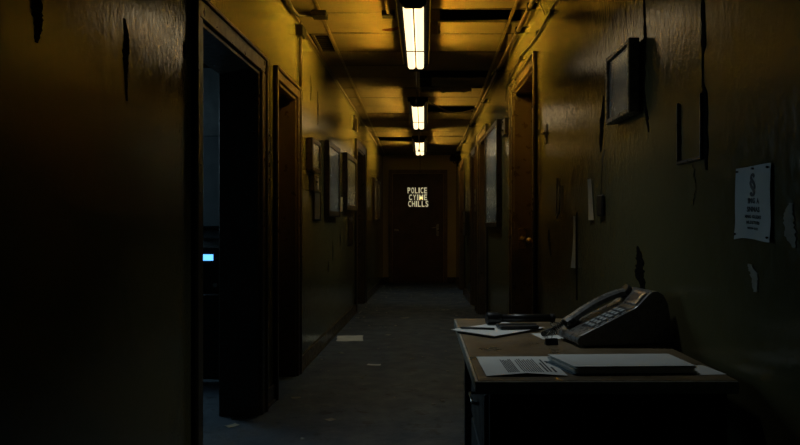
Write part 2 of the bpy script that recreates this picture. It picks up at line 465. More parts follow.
# ------------------------------------------------------------------ ceiling lights
LX = -.07; SK = .1085; LIP = .114
def make_light(yc, label, tube='tube'):
    L = 1.70; z = ceil_z(yc)
    t = thing('ceiling_light', (LX, yc, z), label, 'ceiling light', 'fluorescent ceiling lights')
    sl = -.02285
    mp = lambda x, y, h: Vector((LX + x, yc + y, z + sl * y + h))
    # tray with outward skirts; hidden side tubes on the skirts are added to throw light up and sideways
    mb = MB()
    prof = [(-.070, -.108), (.070, -.108), (LIP, -.112), (LIP, -.116), (.074, -.120), (.074, -.150), (SK, -.152), (SK, -.160), (.080, -.166), (-.080, -.166), (-SK, -.160), (-SK, -.152), (-.074, -.150), (-.074, -.120), (-LIP, -.116), (-LIP, -.112)]
    mb.prism([mp(x, -L / 2, h) for x, h in prof], [mp(x, L / 2, h) for x, h in prof])
    mb.build('housing', 'housing', t)
    for s in (-1, 1):
        MB().tube([mp(s * .090, -L / 2 + .03, -.137), mp(s * .090, L / 2 - .03, -.137)], .011, 12).build('hidden_side_tube', tube, t)
    for s in (-1, 1):          # added comb of cross blades keeping tube light off the near walls
        pts = [(.0735, -L / 2 + .02)]
        for k in range(89):
            y = -L / 2 + .03 + k * (L - .06) / 88
            pts += [(.0745, y - .0012), (.113, y - .0012), (.113, y + .0012), (.0745, y + .0012)]
        pts += [(.0745, L / 2 - .02), (.0735, L / 2 - .02)]
        mb = MB(); mb.prism([mp(s * x, y, -.1515) for x, y in pts], [mp(s * x, y, -.118) for x, y in pts])
        mb.build('added_louvre', 'matt_black', t)
    for x in (-.037, .037):
        w = .031
        pr = [(x - w, -.160), (x + w, -.160), (x + w, -.190), (x + w * .55, -.205), (x - w * .55, -.205), (x - w, -.190)]
        mb = MB(); mb.prism([mp(a, -L / 2 + .04, h) for a, h in pr], [mp(a, L / 2 - .04, h) for a, h in pr]); mb.build('diffuser', 'lens', t)
    for s in (-1, 1):
        mb = MB(); e = s * L / 2
        pr = [(-.075, -.118), (.075, -.118), (.088, -.160), (.082, -.190), (.052, -.214), (-.052, -.214), (-.082, -.190), (-.088, -.160)]
        mb.prism([mp(x, e - s * .045, h) for x, h in pr], [mp(x, e + s * .006, h) for x, h in pr], .004)
        mb.build('end_cap', 'housing', t)
    mb = MB(); mb.box(mp, -.072, .072, .22, .228, -.212, -.206); mb.box(mp, -.075, -.070, .22, .228, -.212, -.162); mb.box(mp, .070, .075, .22, .228, -.212, -.162)
    mb.build('tube_clip', 'housing', t)
    for y in (-.62, .62):
        MB().tube([mp(0, y, 0), mp(0, y, -.126)], .007, 8).build('hanger_rod', 'rust', t)
    mb = MB(); mb.tube([mp(.0, L / 2 - .02, -.222), mp(.003, L / 2 - .015, -.35), mp(.0, L / 2 - .02, -.47)], .0045, 8)
    mb.tube([mp(0, L / 2 - .02, -.47), mp(0, L / 2 - .02, -.485), mp(0, L / 2 - .02, -.505)], [.006, .011, .008], 8)
    mb.build('pull_cord', 'cable', t)
    return t
make_light(5.30, 'nearest and largest glowing twin tube light hanging under the ceiling')
make_light(8.60, 'middle of the three glowing twin tube lights hanging along the ceiling', 'tube_dim')
make_light(11.45, 'farthest glowing twin tube light hanging in front of the end door', 'tube_dim')

# ------------------------------------------------------------------ wall pictures
def picture(mp, a, b_, z0, z1, label, pic='pic2', fr='frame', w=.04, p=.035, glass=True, group=None, mount=None, tilt=0.0, name='picture_frame'):
    """a framed picture on a wall; tilt swings its near edge away from the wall"""
    t = thing(name, mp((a + b_) / 2, 0, z0), label, 'picture', group)
    q = lambda d, o, z: mp(d, o + tilt * (b_ - d) / (b_ - a), z)
    mb = MB()
    mb.box(q, a, a + w, .003, p, z0, z1, .004); mb.box(q, b_ - w, b_, .003, p, z0, z1, .004)
    mb.box(q, a + w, b_ - w, .003, p, z0, z0 + w, .004); mb.box(q, a + w, b_ - w, .003, p, z1 - w, z1, .004)
    mb.build('frame', fr, t)
    k = w * .8
    if mount:
        B(q, a + k, b_ - k, .004, .010, z0 + k, z1 - k).build('mount', mount, t)
        mw = min(b_ - a, z1 - z0) * .17
        B(q, a + k + mw, b_ - k - mw, .0095, .012, z0 + k + mw, z1 - k - mw).build('print', pic, t)
    else:
        B(q, a + k, b_ - k, .004, .011, z0 + k, z1 - k).build('print', pic, t)
    if glass: B(q, a + k, b_ - k, p - .014, p - .010, z0 + k, z1 - k).build('glass', 'glass', t)
    return t
G = 'framed pictures on the left wall'
picture(LW, 5.74, 6.16, 1.60, 1.87, 'small deep framed picture on the left wall, nearest of the row', 'pic1', p=.055, w=.035, group=G)
picture(LW, 6.66, 7.42, 1.235, 1.96, 'large tall dark framed picture, second of the left wall row', 'pic2', p=.05, w=.055, group=G)
picture(LW, 7.92, 8.86, 1.33, 1.975, 'wide framed picture on the left wall before the far left door', 'pic1', p=.06, w=.06, group=G)
picture(LW, 11.55, 12.0, 1.22, 1.94, 'far narrow framed picture on the left wall just past the far door', 'pic2', p=.05, w=.04, group=G)
picture(LW, 12.25, 12.75, 1.24, 1.93, 'last framed picture on the left wall beside the end door', 'pic2', p=.05, w=.04, group=G)
picture(LW, 6.04, 6.37, 1.19, 1.455, 'thin framed certificate hung low between the first two left pictures', 'pic1', p=.02, w=.016, group=G)
# right: small metal-framed picture and the empty frame
picture(RW, 2.645, 2.985, 1.575, 1.86, 'glazed picture in a battered metal frame high on the right wall', 'pic3', 'frame_m', w=.022, p=.045, tilt=.006)
mb = MB(); a, b_, z0, z1 = 2.085, 2.28, 1.345, 1.545; w = .012
mb.box(RW, a, a + w, 0, .010, z0, z1, .003); mb.box(RW, b_ - w, b_, 0, .010, z0, z1, .003); mb.box(RW, a, b_, 0, .010, z0, z0 + w, .003)
tag(mb.build('empty_frame', 'frame'), 'broken dark empty frame on the right wall right of the glazed picture', 'frame')

# glazed notice board
t = thing('notice_board', RW(7.35, 0, 1.15), 'glazed notice board with pale sheets on the right wall past the brown door', 'notice board')
a, b_, z0, z1, w = 6.80, 7.90, 1.13, 2.18, .05
mb = MB(); mb.box(RW, a, a + w, .002, .05, z0, z1, .005); mb.box(RW, b_ - w, b_, .002, .05, z0, z1, .005); mb.box(RW, a + w, b_ - w, .002, .05, z0, z0 + w, .005); mb.box(RW, a + w, b_ - w, .002, .05, z1 - w, z1, .005)
mb.build('frame', 'frame', t)
B(RW, a + w * .8, b_ - w * .8, .003, .012, z0 + .04, z1 - .04).build('backing', simple('cork', (.13, .10, .06), .8), t)
B(RW, a + .10, b_ - .12, .012, .0135, z0 + .09, z0 + .62).build('notice', M['pic3'], t)
B(RW, a + .2, a + .55, .012, .0135, z0 + .68, z1 - .12).build('notice', 'paper_old', t)
B(RW, a + .65, b_ - .12, .012, .0135, z0 + .70, z1 - .10).build('notice', 'paper_old', t)
B(RW, a + w * .8, b_ - w * .8, .036, .040, z0 + .04, z1 - .04).build('glass', 'glass', t)

# ------------------------------------------------------------------ wall fittings
def plate(mp, a, b_, z0, z1, label, mat='switch', toggles=1, name='light_switch', cat='switch', p=.012):
    t = thing(name, mp((a + b_) / 2, 0, z0), label, cat)
    B(mp, a, b_, .001, p, z0, z1, bev=.003).build('plate', mat, t)
    for k in range(toggles):
        zc = z0 + (z1 - z0) * (k + .5) / toggles; dc = (a + b_) / 2; h = min(.022, (z1 - z0) / toggles * .3)
        mb = MB(); mb.box(mp, dc - .008, dc + .008, p, p + .006, zc - h, zc + h, .002); mb.box(mp, dc - .004, dc + .004, p, p + .018, zc, zc + h * .8, .002)
        mb.build('toggle', mat, t)
    return t
plate(LW, 4.35, 4.43, 1.545, 1.755, 'dark double switch plate on the pillar by the open doorway', toggles=2, p=.018)
plate(LW, 4.35, 4.43, 1.335, 1.515, 'lower dark switch plate on the pillar by the open doorway', toggles=1, p=.018)
plate(LW, 5.88, 6.03, 1.44, 1.575, 'dark switch box under the small nearest left picture', toggles=1, p=.045)
plate(LW, 7.70, 7.82, 1.30, 1.46, 'pale switch plate on the left wall between two large pictures', 'switch_p', 1, p=.02)
plate(RW, 6.32, 6.50, 1.97, 2.12, 'dark fitting on the right wall above the brown door edge', toggles=2, name='wall_fitting', cat='wall fitting', p=.035)
plate(RW, 4.50, 4.57, 1.67, 1.80, 'small dark fitting on the right wall near side of brown door', toggles=1, name='wall_fitting', cat='wall fitting', p=.006)
plate(RW, 9.16, 9.30, 1.33, 1.62, 'dark box on the right wall between two dark doors', toggles=2, name='wall_fitting', cat='wall fitting', p=.04)
plate(RW, 10.7, 11.1, .98, 1.36, 'dark box low on the right wall near the corridor end', toggles=1, name='wall_fitting', cat='wall fitting', p=.06)
# hanging clipboard
t = thing('clipboard', LW(8.6, 0, .93), 'dark clipboard hung below the wide picture on the left wall', 'clipboard')
B(LW, 8.42, 8.80, .003, .015, .90, 1.24, bev=.003).build('board', 'frame', t)
B(LW, 8.56, 8.66, .015, .028, 1.19, 1.25, bev=.003).build('clip', 'metal', t)
# aged paper note
tag(MB().sheet(lambda u, v: LW(6.10 + .24 * u, .003 + .006 * math.sin(3 * u) * (1 - v), 1.47 + .10 * v), 6, 4, .0008).build('paper_note', 'paper_old'),
    'small yellowed note above the thin certificate on the left wall', 'note')
# wall vent
t = thing('vent_grille', LW(9.1, 0, 2.36), 'small dark vent grille high on the left wall near the ceiling', 'vent')
a, b_, z0, z1 = 8.98, 9.24, 2.37, 2.56
mb = MB(); mb.box(LW, a, a + .02, 0, .02, z0, z1); mb.box(LW, b_ - .02, b_, 0, .02, z0, z1); mb.box(LW, a, b_, 0, .02, z0, z0 + .02); mb.box(LW, a, b_, 0, .02, z1 - .02, z1); mb.build('frame', 'switch', t)
mb = MB()
for k in range(6): mb._hull([LW(a, .002, z0 + .03 + k * .025), LW(b_, .002, z0 + .03 + k * .025), LW(b_, .016, z0 + .02 + k * .025), LW(a, .016, z0 + .02 + k * .025),
                             LW(a, .002, z0 + .033 + k * .025), LW(b_, .002, z0 + .033 + k * .025), LW(b_, .016, z0 + .023 + k * .025), LW(a, .016, z0 + .023 + k * .025)])
mb.build('louvre', 'switch', t)
# ceiling vent in the missing left tile
t = thing('ceiling_vent', SL(-.85, 6.02, 0), 'dark square vent let into the ceiling beside the left wall', 'vent')
a, b_ = -.93, -.775
mb = MB(); mb.box(SL, a, b_, 5.76, 5.785, -.006, .01); mb.box(SL, a, b_, 6.275, 6.30, -.006, .01); mb.box(SL, a, a + .02, 5.76, 6.30, -.006, .01); mb.box(SL, b_ - .02, b_, 5.76, 6.30, -.006, .01); mb.build('frame', 'rust', t)
mb = MB()
for k in range(8): mb.box(SL, a + .02, b_ - .02, 5.80 + k * .06, 5.812 + k * .06, 0, .03)
mb.build('louvre', 'housing', t)
# dark wall lamp at the far right end
t = thing('wall_lamp', RW(13.3, 0, 2.2), 'small unlit dark wall lamp high at the right end of the corridor', 'wall lamp')
B(RW, 13.24, 13.36, 0, .02, 2.26, 2.46, bev=.004).build('back_plate', 'housing', t)
mb = MB(); mb.tube([RW(13.3, .015, 2.34), RW(13.3, .07, 2.32), RW(13.3, .09, 2.36)], .009); mb.build('arm', 'housing', t)
mb = MB(); mb.tube([RW(13.3, .09, 2.36), RW(13.3, .09, 2.42), RW(13.3, .09, 2.50)], [.055, .07, .04], 14); mb.build('lamp_shade', 'black', t)

# ------------------------------------------------------------------ conduits and cables
t = thing('conduit', RW(5, .04, 2.6), 'long rusty conduit clipped in the corner of ceiling and right wall', 'conduit')
mb = MB(); mb.tube([RW(d, .045, ceil_z(d) - .065 + .006 * math.sin(d * 2.1)) for d in [YBACK + .01 + k * .4 for k in range(41)]], .017, 10); mb.build('pipe', 'rust', t)
for d in (2.4, 3.6, 4.9, 5.45, 6.7, 8.2, 9.9, 11.6, 13.0):
    mb = MB(); mb.box(RW, d - .02, d + .02, 0, .066, ceil_z(d) - .09, ceil_z(d) - .04, .003); mb.build('pipe_clip', 'housing', t)
pts = []
for k in range(60):
    d = -2.5 + k * (8.75 / 59)
    z = 2.478 - .035 * abs(math.sin(d * 2.2 + .4)) ** 2 + .012 * noise.noise(Vector((d * 3, 0, 0)))
    pts.append(RW(d, .012, z))
pts += [RW(6.33, .012, 2.40), RW(6.38, .014, 2.33), RW(6.37, .016, 2.27)]
t = thing('loose_cable', RW(4.5, 0, 2.4), 'sagging black cable strung along the right wall above the brown door', 'cable')
MB().tube(pts, .0075, 8).build('sheath', 'cable', t)
for d in (2.0, 3.3, 4.3, 4.78, 5.5, 6.1):
    B(RW, d - .018, d + .018, 0, .024, 2.445, 2.475, bev=.003).build('cable_clip', 'housing', t)
mb = MB(); mb.tube([RW(4.62, .02, 2.66), RW(4.60, .03, 2.60), RW(4.54, .02, 2.55), RW(4.50, .015, 2.50)], .004, 6)
tag(mb.build('hanging_wire', 'cable'), 'short bent wire hanging from the right conduit to the sagging cable', 'wire')
# left: vertical conduit with junction box above the recessed door
t = thing('conduit', LW(5.44, 0, 2.4), 'vertical conduit with junction box above the recessed left door', 'conduit')
MB().tube([LW(5.40, .022, 2.215), LW(5.40, .022, ceil_z(5.40) - .01)], .014, 10).build('pipe', 'rust', t)
B(LW, 5.33, 5.47, 0, .055, 2.60, 2.68, bev=.005).build('junction_box', 'housing', t)
t = thing('ceiling_cable', SL(-.85, 5.0, -.02), 'dark cable and bracket under the ceiling by the left wall', 'cable')
MB().tube([SL(-.93, 3.0, -.03), SL(-.93, 4.5, -.035), SL(-.94, 5.0, -.05), SL(-.93, 5.16, -.04), SL(-.84, 5.2, -.03), SL(-.77, 5.22, -.025)], .014, 8).build('sheath', 'cable', t)
mb = MB(); mb.box(SL, -.83, -.72, 5.14, 5.26, -.045, -.006, .005); mb.build('bracket', 'housing', t)
t = thing('ceiling_conduit', SL(-.26, 4.6, -.02), 'short dark conduit on the ceiling left of the nearest light', 'conduit')
MB().tube([SL(-.27, 3.4, -.022), SL(-.265, 5.18, -.022)], .014, 10).build('pipe', 'rust', t)
B(SL, -.31, -.22, 5.15, 5.23, -.045, -.006, bev=.004).build('junction_box', 'housing', t)
# cable looping from the middle light to the right
pts = [SL(.06 + .6 * k / 14, 8.05 + .35 * k / 14, -.10 - .10 * math.sin(math.pi * k / 14)) for k in range(15)]
pts = [SL(-.02, 7.98, -.14)] + pts[:-1]
tag(MB().tube(pts, .010, 8).build('loose_cable', 'cable'), 'dark cable drooping from the middle light to the right ceiling edge', 'cable')

# torn ceiling pieces ------------------------------------------------
def torn(name, x0, x1, y0, y1, drop, label, mat='tile'):
    def fn(u, v):
        x = x0 + (x1 - x0) * u; y = y0 + (y1 - y0) * v + .02 * noise.noise(Vector((u * 5, v * 3, drop * 9)))
        return SL(x, y, -.012 - drop * (v ** 1.5) + .012 * noise.noise(Vector((u * 6, v * 6, x0))))
    tag(MB().sheet(fn, 12, 8, .007).build(name, mat), label, 'broken ceiling tile', 'hanging scraps of ceiling tile')
torn('broken_tile', .08, .64, 7.26, 7.42, .05, 'wide torn strip sagging inside the dark ceiling hole past the nearest light')
torn('broken_tile', .18, .52, 7.52, 7.66, .06, 'narrow torn strip deeper inside the dark ceiling hole past the nearest light')
torn('broken_tile', -.03, .30, 7.74, 7.82, .03, 'torn strip on the left rear edge of the dark ceiling hole', 'rust')
tag(MB().sheet(lambda u, v: SL(.105 + .02 * u + .004 * math.sin(9 * v), 5.455, -.005 - .085 * v), 2, 6, .006).build('torn_strip', 'rust'), 'short rusty strip dangling at the left end of the ceiling slot', 'torn strip')
def fn(u, v):
    x = -.335 + .175 * u
    return SL(x, 5.62 - .1 * u + .02 * v + .015 * noise.noise(Vector((u * 7, 0, 2))), -.008 - .02 * math.sin(math.pi * u) * v)
tag(MB().sheet(fn, 12, 2, .004).build('torn_strip', simple('red rust', (.10, .03, .012), .8)), 'reddish torn strip on the ceiling left of the nearest light', 'torn strip')

# ------------------------------------------------------------------ right wall: damage, hung strips, poster
def ragged(mp, pts_z, width, wob, seed, o=.0025, th=.0022):
    """tall ragged flake standing on the wall: list of (d, z, half width)"""
    rnd = random.Random(seed)
    left, right = [], []
    n = 26
    for k in range(n + 1):
        f = k / n * (len(pts_z) - 1); i = min(int(f), len(pts_z) - 2); q = f - i
        d = pts_z[i][0] * (1 - q) + pts_z[i + 1][0] * q; z = pts_z[i][1] * (1 - q) + pts_z[i + 1][1] * q; h = pts_z[i][2] * (1 - q) + pts_z[i + 1][2] * q
        left.append((d - h * (1 + rnd.uniform(-wob, wob)), z)); right.append((d + h * (1 + rnd.uniform(-wob, wob)), z))
    mb = MB(); tmp = bmesh.new()
    def col(pts, oo): return [tmp.verts.new(mp(d, oo, z)) for d, z in pts]
    A, Bv, C, D = col(left, o), col(right, o), col(left, 0.0002), col(right, 0.0002)
    for k in range(n):
        tmp.faces.new((A[k], Bv[k], Bv[k + 1], A[k + 1])); tmp.faces.new((C[k], A[k], A[k + 1], C[k + 1])); tmp.faces.new((Bv[k], D[k], D[k + 1], Bv[k + 1]))
    tmp.faces.new((A[0], C[0], D[0], Bv[0])); tmp.faces.new((A[n], Bv[n], D[n], C[n]))
    bmesh.ops.recalc_face_normals(tmp, faces=tmp.faces[:]); mb._merge(tmp)
    return mb
def Rd(x): return .8687 / ((x - 424) / F + .01686)
def Rz(x, y): return CAMH + (225 - y) / F * Rd(x)
def rp(x, y, hw): return (Rd(x), Rz(x, y), hw)
ragged(RW, [rp(644, -10, .004), rp(645, 40, .014), rp(644, 90, .01), rp(647, 118, .012), rp(649, 132, .002)], 0, .5, 1).build('crack', 'crack', wr)
ragged(RW, [rp(703, -5, .004), rp(703, 12, .012), rp(704, 45, .012), rp(703, 60, .003), rp(703, 82, .004), rp(705, 95, .014), rp(706, 150, .013), rp(707, 170, .004)], 0, .5, 2).build('crack', 'crack', wr)
ragged(RW, [rp(604, 96, .004), rp(602, 120, .03), rp(601, 145, .02), rp(601, 152, .004)], 0, .4, 3).build('crack', 'crack', wr)
ragged(RW, [rp(678, 105, .006), rp(679, 130, .016), rp(681, 160, .004)], 0, .4, 4).build('crack', 'crack', wr)
ragged(RW, [rp(638, 246, .005), rp(640, 258, .04), rp(640, 275, .045), rp(645, 296, .02)], 0, .35, 5).build('plaster_hole', 'crack', wr)
ragged(RW, [rp(792, 203, .008), rp(789, 215, .02), rp(791, 235, .022), rp(795, 248, .006)], 0, .3, 6).build('bare_patch', 'plaster', wr)
ragged(RW, [rp(750, 264, .012), rp(755, 275, .02), rp(756, 292, .008)], 0, .35, 7).build('bare_patch', 'plaster', wr)
ragged(RW, [rp(691, 165, .02), rp(693, 185, .03), rp(692, 205, .012)], 0, .4, 8).build('bare_patch', M['wall_l'], wr)
ragged(RW, [rp(549, 230, .01), rp(549.5, 242, .03), rp(551, 256, .008)], 0, .5, 9).build('crack', 'crack', wr)
ragged(LW, [(2.41, 1.86, .006), (2.43, 1.80, .018), (2.42, 1.74, .022), (2.42, 1.68, .010), (2.43, 1.58, .003)], 0, .25, 10).build('crack', 'crack', wl)
ragged(LW, [(2.975, 1.93, .006), (2.985, 1.90, .02), (2.98, 1.86, .008)], 0, .25, 11).build('crack', 'crack', wl)
ragged(LW, [(1.87, 1.80, .02), (1.88, 1.74, .026), (1.89, 1.69, .02), (1.88, 1.64, .006)], 0, .25, 12).build('crack', 'crack', wl)
for i, (d, z, h) in enumerate(((7.2, .98, .2), (6.9, .8, .12), (7.75, 1.05, .14), (6.3, 2.35, .3), (5.95, 2.42, .22))):
    ragged(LW, [(d, z, .004), (d + .02, z - h * .5, .016), (d, z - h, .003)], 0, .6, 20 + i).build('crack', 'crack', wl)

# hanging strips and tags
def strip(mp, x, y0, y1, wpx, mat, label, name='paper_strip', cat='paper strip', curl=.007, x2=None):
    x2 = x if x2 is None else x2
    da, za = Rd(x), Rz(x, y0); db, zb = Rd(x2), Rz(x2, y1); hw = wpx
    def fn(u, v): return mp(da + (db - da) * v + hw * (u - .5), .004 + curl * v * v * (.3 + u), za + (zb - za) * v)
    return tag(MB().sheet(fn, 4, 12, .0012).build(name, mat), label, cat)
strip(RW, 590, 179, 220, .07, 'paper_old', 'pale paper strip hanging on the right wall left of the dark tag', x2=593)
strip(RW, 575, 216, 268, .04, 'paper_old', 'long narrow pale strip peeling lower on the right wall', x2=576, curl=.015)
ragged(RW, [rp(577, 212, .005), rp(577, 240, .010), rp(577, 300, .012)], 0, .4, 13).build('crack', 'crack', wr)
# wire hook
mb = MB(); a, b_ = Rd(561.5), Rd(558.5)
mb.tube([RW(b_, .008, Rz(558.5, 178)), RW(b_, .012, Rz(558.5, 212)), RW((a + b_) / 2, .018, Rz(560, 218)), RW(a, .012, Rz(561.5, 212)), RW(a, .008, Rz(561.5, 186))], .005, 8)
tag(mb.build('wall_hook', 'cable'), 'dark bent wire hook on the right wall beside the brown door', 'hook')
# tag on cord
t = thing('hanging_tag', RW(Rd(603), 0, Rz(603, 217)), 'dark tag hung on a cord from a nail on the right wall', 'tag')
MB().tube([RW(Rd(604.5), .004, Rz(604.5, 150)), RW(Rd(603.5), .008, Rz(603.5, 175)), RW(Rd(603), .010, Rz(603, 196))], .0022, 6).build('cord', 'cable', t)
B(RW, Rd(603) - .045, Rd(603) + .045, .004, .018, Rz(603, 216), Rz(603, 195), bev=.005).build('tag_body', 'black', t)

# poster with section sign
t = thing('poster', RW(1.78, 0, 1.1), 'pale curling notice with a large symbol pinned to the right wall', 'poster')
pa, pb = 1.685, 1.868; zt, zb = 1.300, 1.112
def pm(s, h, o=0.0):     # s across from the left edge (0..1), h up (0..1)
    d = pb + (pa - pb) * s
    z = zb + (zt - zb) * h + .004 * math.sin(s * 5) * (1 - h)
    c = .004 + .006 * max(0, .25 - h) * 4 * abs(s - .5) * 2 + .003 * math.sin(s * 6 + h * 3) + o
    return RW(d, c, z)
MB().sheet(lambda u, v: pm(u, v), 12, 14, .0007).build('sheet', 'poster', t)
W_, H_ = pb - pa, zt - zb
def ptext(mb, txt, s, h, size, width=1.0, bold=.0):
    mb.text(txt, lambda x, y, z: pm(s + x / W_, h + y / H_, .0012 + z), size, .0002, bold, 'CENTER', width)
mb = MB(); ptext(mb, '\u00a7', .47, .665, .062, 1.35, .0016); mb.build('symbol', 'ink', t)
mb = MB()
ptext(mb, 'ING A', .50, .49, .019, 1.0, .0006); ptext(mb, 'SNNAS', .50, .375, .018, 1.0, .0006)
ptext(mb, 'MNG GLSSMT', .50, .285, .0115, 1.0, .0003); ptext(mb, 'NLDSTUSS', .50, .205, .0115, 1.0, .0003); ptext(mb, 'WLDA GLSS', .50, .13, .008, 1.0, .0001)
mb.build('printed_text', 'ink', t)
for s, h in ((.04, .95), (.5, .965), (.94, .95), (.94, .06), (.05, .07)):
    c = pm(s, h); MB().tube([c, c + Vector((-.004, 0, 0)), c + Vector((-.006, 0, 0))], [.002, .003, .002], 8).build('pin', 'black', t)

# ------------------------------------------------------------------ desk
DKZ = .75
DR = .2
dm = rot_map(.134, 1.795, 0, DR)       # local: x to the right, y away, z up; near-left corner of the top
DWd, DLn = .675, 1.20
t = thing('desk', dm(DWd / 2, DLn / 2, 0), 'dark old desk with worn light edge standing against the right wall', 'desk')
B(dm, 0.004, DWd, .004, DLn, DKZ - .032, DKZ, bev=.003).build('desk_top', 'desk_top', t)
mb = MB(); mb.box(dm, -.002, .006, -.002, DLn, DKZ - .034, DKZ - .001, .002); mb.box(dm, -.002, DWd, -.002, .006, DKZ - .034, DKZ - .001, .002)
mb.build('edge_strip', 'desk_edge', t)
mb = MB(); mb.box(dm, .04, DWd - .01, .045, .065, .06, DKZ - .032, .003); mb.build('front_panel', 'desk_body', t)
mb = MB(); mb.box(dm, .04, DWd - .01, DLn - .065, DLn - .045, .06, DKZ - .032, .003); mb.build('back_panel', 'desk_body', t)
dr = B(dm, .045, .065, .07, .62, .10, DKZ - .036, bev=.004).build('side_panel', 'desk_body', t)
for k in range(3):
    z0 = .12 + k * .195
    d_ = B(dm, .030, .046, .10, .60, z0, z0 + .18, bev=.004).build('drawer', 'desk_body', t)
    mb = MB(); mb.tube([dm(.030, .28, z0 + .11), dm(.012, .285, z0 + .11), dm(.012, .415, z0 + .11), dm(.030, .42, z0 + .11)], .005, 8); mb.build('drawer_handle', 'metal', d_)
for x, y in ((.04, .045), (DWd - .05, .045), (.04, DLn - .085), (DWd - .05, DLn - .085)):
    B(dm, x, x + .04, y, y + .04, 0, DKZ - .032, bev=.003).build('leg', 'desk_body', t)

# phone ---------------------------------------------------------------
PZ = DKZ + .001
pmx = rot_map(.506, 2.28, PZ, 9.5)
t = thing('desk_phone', pmx(.16, .09, 0), 'bulky grey push button desk phone with sloping face and handset', 'phone')
prof = [(0, .008), (-.004, .014), (-.004, .028), (.004, .037), (.016, .043), (.19, .122), (.205, .132), (.246, .172), (.258, .178), (.276, .178), (.296, .166), (.312, .135), (.32, .09), (.322, .01), (.31, .004), (.012, .004)]
PW = .185
mb = MB(); mb.prism([pmx(x, 0, z) for x, z in prof], [pmx(x, PW, z) for x, z in prof], .003, 2)
body = mb.build('body', 'phone', t)
mb = MB(); 
for x in (.03, .28):
    for y in (.02, .165): MB().tube([pmx(x, y, 0), pmx(x, y, .006)], .010, 10).build('rubber_foot', 'rubber', t)
def slope(u):   # height of the sloping face at local x
    P = [(.016, .043), (.19, .122), (.205, .132), (.246, .172), (.258, .178), (.276, .178)]
    for (a, b0), (c, d0) in zip(P, P[1:]):
        if u <= c: return b0 + (d0 - b0) * (u - a) / (c - a)
    return .178
def on(u, y, h): # point lifted h off the face
    return pmx(u - h * .41, y, slope(u) + h * .91)
# keypad well and keys
mb = MB(); mb.box(on, .046, .180, .014, .094, -.001, .0015); mb.build('keypad_bezel', 'phone_d', t)
for i in range(6):
    for j in range(3):
        u = .055 + i * .0205; y = .020 + j * .024
        mb = MB(); mb.box(on, u, u + .0135, y, y + .0175, .001, .0065, .0015); mb.build('key', 'key', t)
for i in range(5):
    u = .055 + i * .024
    mb = MB(); mb.box(on, u, u + .016, .0045, .0105, .0, .003, .001); mb.build('function_button', 'key', t)
mb = MB(); mb.box(on, .203, .2435, .012, .100, -.001, .005, .002); mb.build('display_bezel', 'phone', t)
mb = MB(); mb.box(on, .209, .238, .034, .094, .004, .0056, .0005); mb.build('display', simple('dark display glass', (.006, .008, .012), .5, 0, .1, 20, 0), t)
mb = MB(); mb.box(on, .218, .236, .016, .027, .004, .008, .001); mb.build('indicator', 'lamp_btn', t)
mb = MB(); mb.box(on, .184, .199, .014, .10, -.001, .002, .001); mb.build('label_strip', simple('tan strip', (.16, .12, .07), .4), t)
# handset on the far side
hp = [(.006, .062), (.035, .078), (.075, .104), (.12, .129), (.165, .148), (.205, .161), (.235, .166)]
mb = MB()
hy = .148
def hring(k):
    x, z = hp[k]; f = k / (len(hp) - 1); hw = .020 + .004 * abs(2 * f - 1) ; hh = .0105
    return [pmx(x + hh * .45, hy - hw, z - hh), pmx(x, hy - hw, z + hh * .4), pmx(x - hh * .35, hy - hw * .55, z + hh), pmx(x - hh * .35, hy + hw * .55, z + hh), pmx(x, hy + hw, z + hh * .4), pmx(x + hh * .45, hy + hw, z - hh)]
for k in range(len(hp) - 1): mb.prism(hring(k), hring(k + 1))
bmesh.ops.remove_doubles(mb.bm, verts=mb.bm.verts[:], dist=.0004)
hs = mb.build('handset', 'phone', t)
mb = MB(); mb.tube([pmx(.02, hy, .074), pmx(.032, hy, .060), pmx(.042, hy, .050)], [.025, .027, .024], 18); mb.build('mouthpiece', 'phone_d', hs)
mb = MB(); mb.tube([pmx(.222, hy, .172), pmx(.232, hy, .164), pmx(.240, hy, .156)], [.024, .026, .024], 18); mb.build('earpiece', 'phone_d', hs)
# coiled cord from the mouthpiece end
cp = []
ctrl = [Vector(p) for p in (pmx(.004, hy, .064), pmx(-.03, .16, .035), pmx(-.045, .22, .012), pmx(.02, .26, .010), pmx(.10, .24, .010))]
def cat(P, s):
    n = len(P) - 1; f = s * n; i = min(int(f), n - 1); q = f - i
    p0, p1, p2, p3 = P[max(i - 1, 0)], P[i], P[i + 1], P[min(i + 2, n)]
    return .5 * ((2 * p1) + (-p0 + p2) * q + (2 * p0 - 5 * p1 + 4 * p2 - p3) * q * q + (-p0 + 3 * p1 - 3 * p2 + p3) * q ** 3)
for k in range(481):
    s = k / 480; p = cat(ctrl, s); tg = (cat(ctrl, min(1, s + .01)) - cat(ctrl, max(0, s - .01))).normalized()
    u = tg.cross(Vector((0, 0, 1))).normalized(); w = u.cross(tg); a = s * 2 * math.pi * 30
    cp.append(p + .0075 * (math.cos(a) * u + math.sin(a) * w))
MB().tube(cp, .0020, 6).build('coiled_cord', 'phone_d', t)

# papers ----------------------------------------------------------------
def paper(name, mp, w, l, z, label, mat='paper', curl=None, group=None, cat='paper'):
    t = thing(name, mp(w / 2, l / 2, z), label, cat, group)
    cf = curl or (lambda u, v: 0)
    MB().sheet(lambda u, v: mp(u * w, v * l, z + cf(u, v)), 14, 14, .0006).build('sheet', mat, t)
    return t, cf
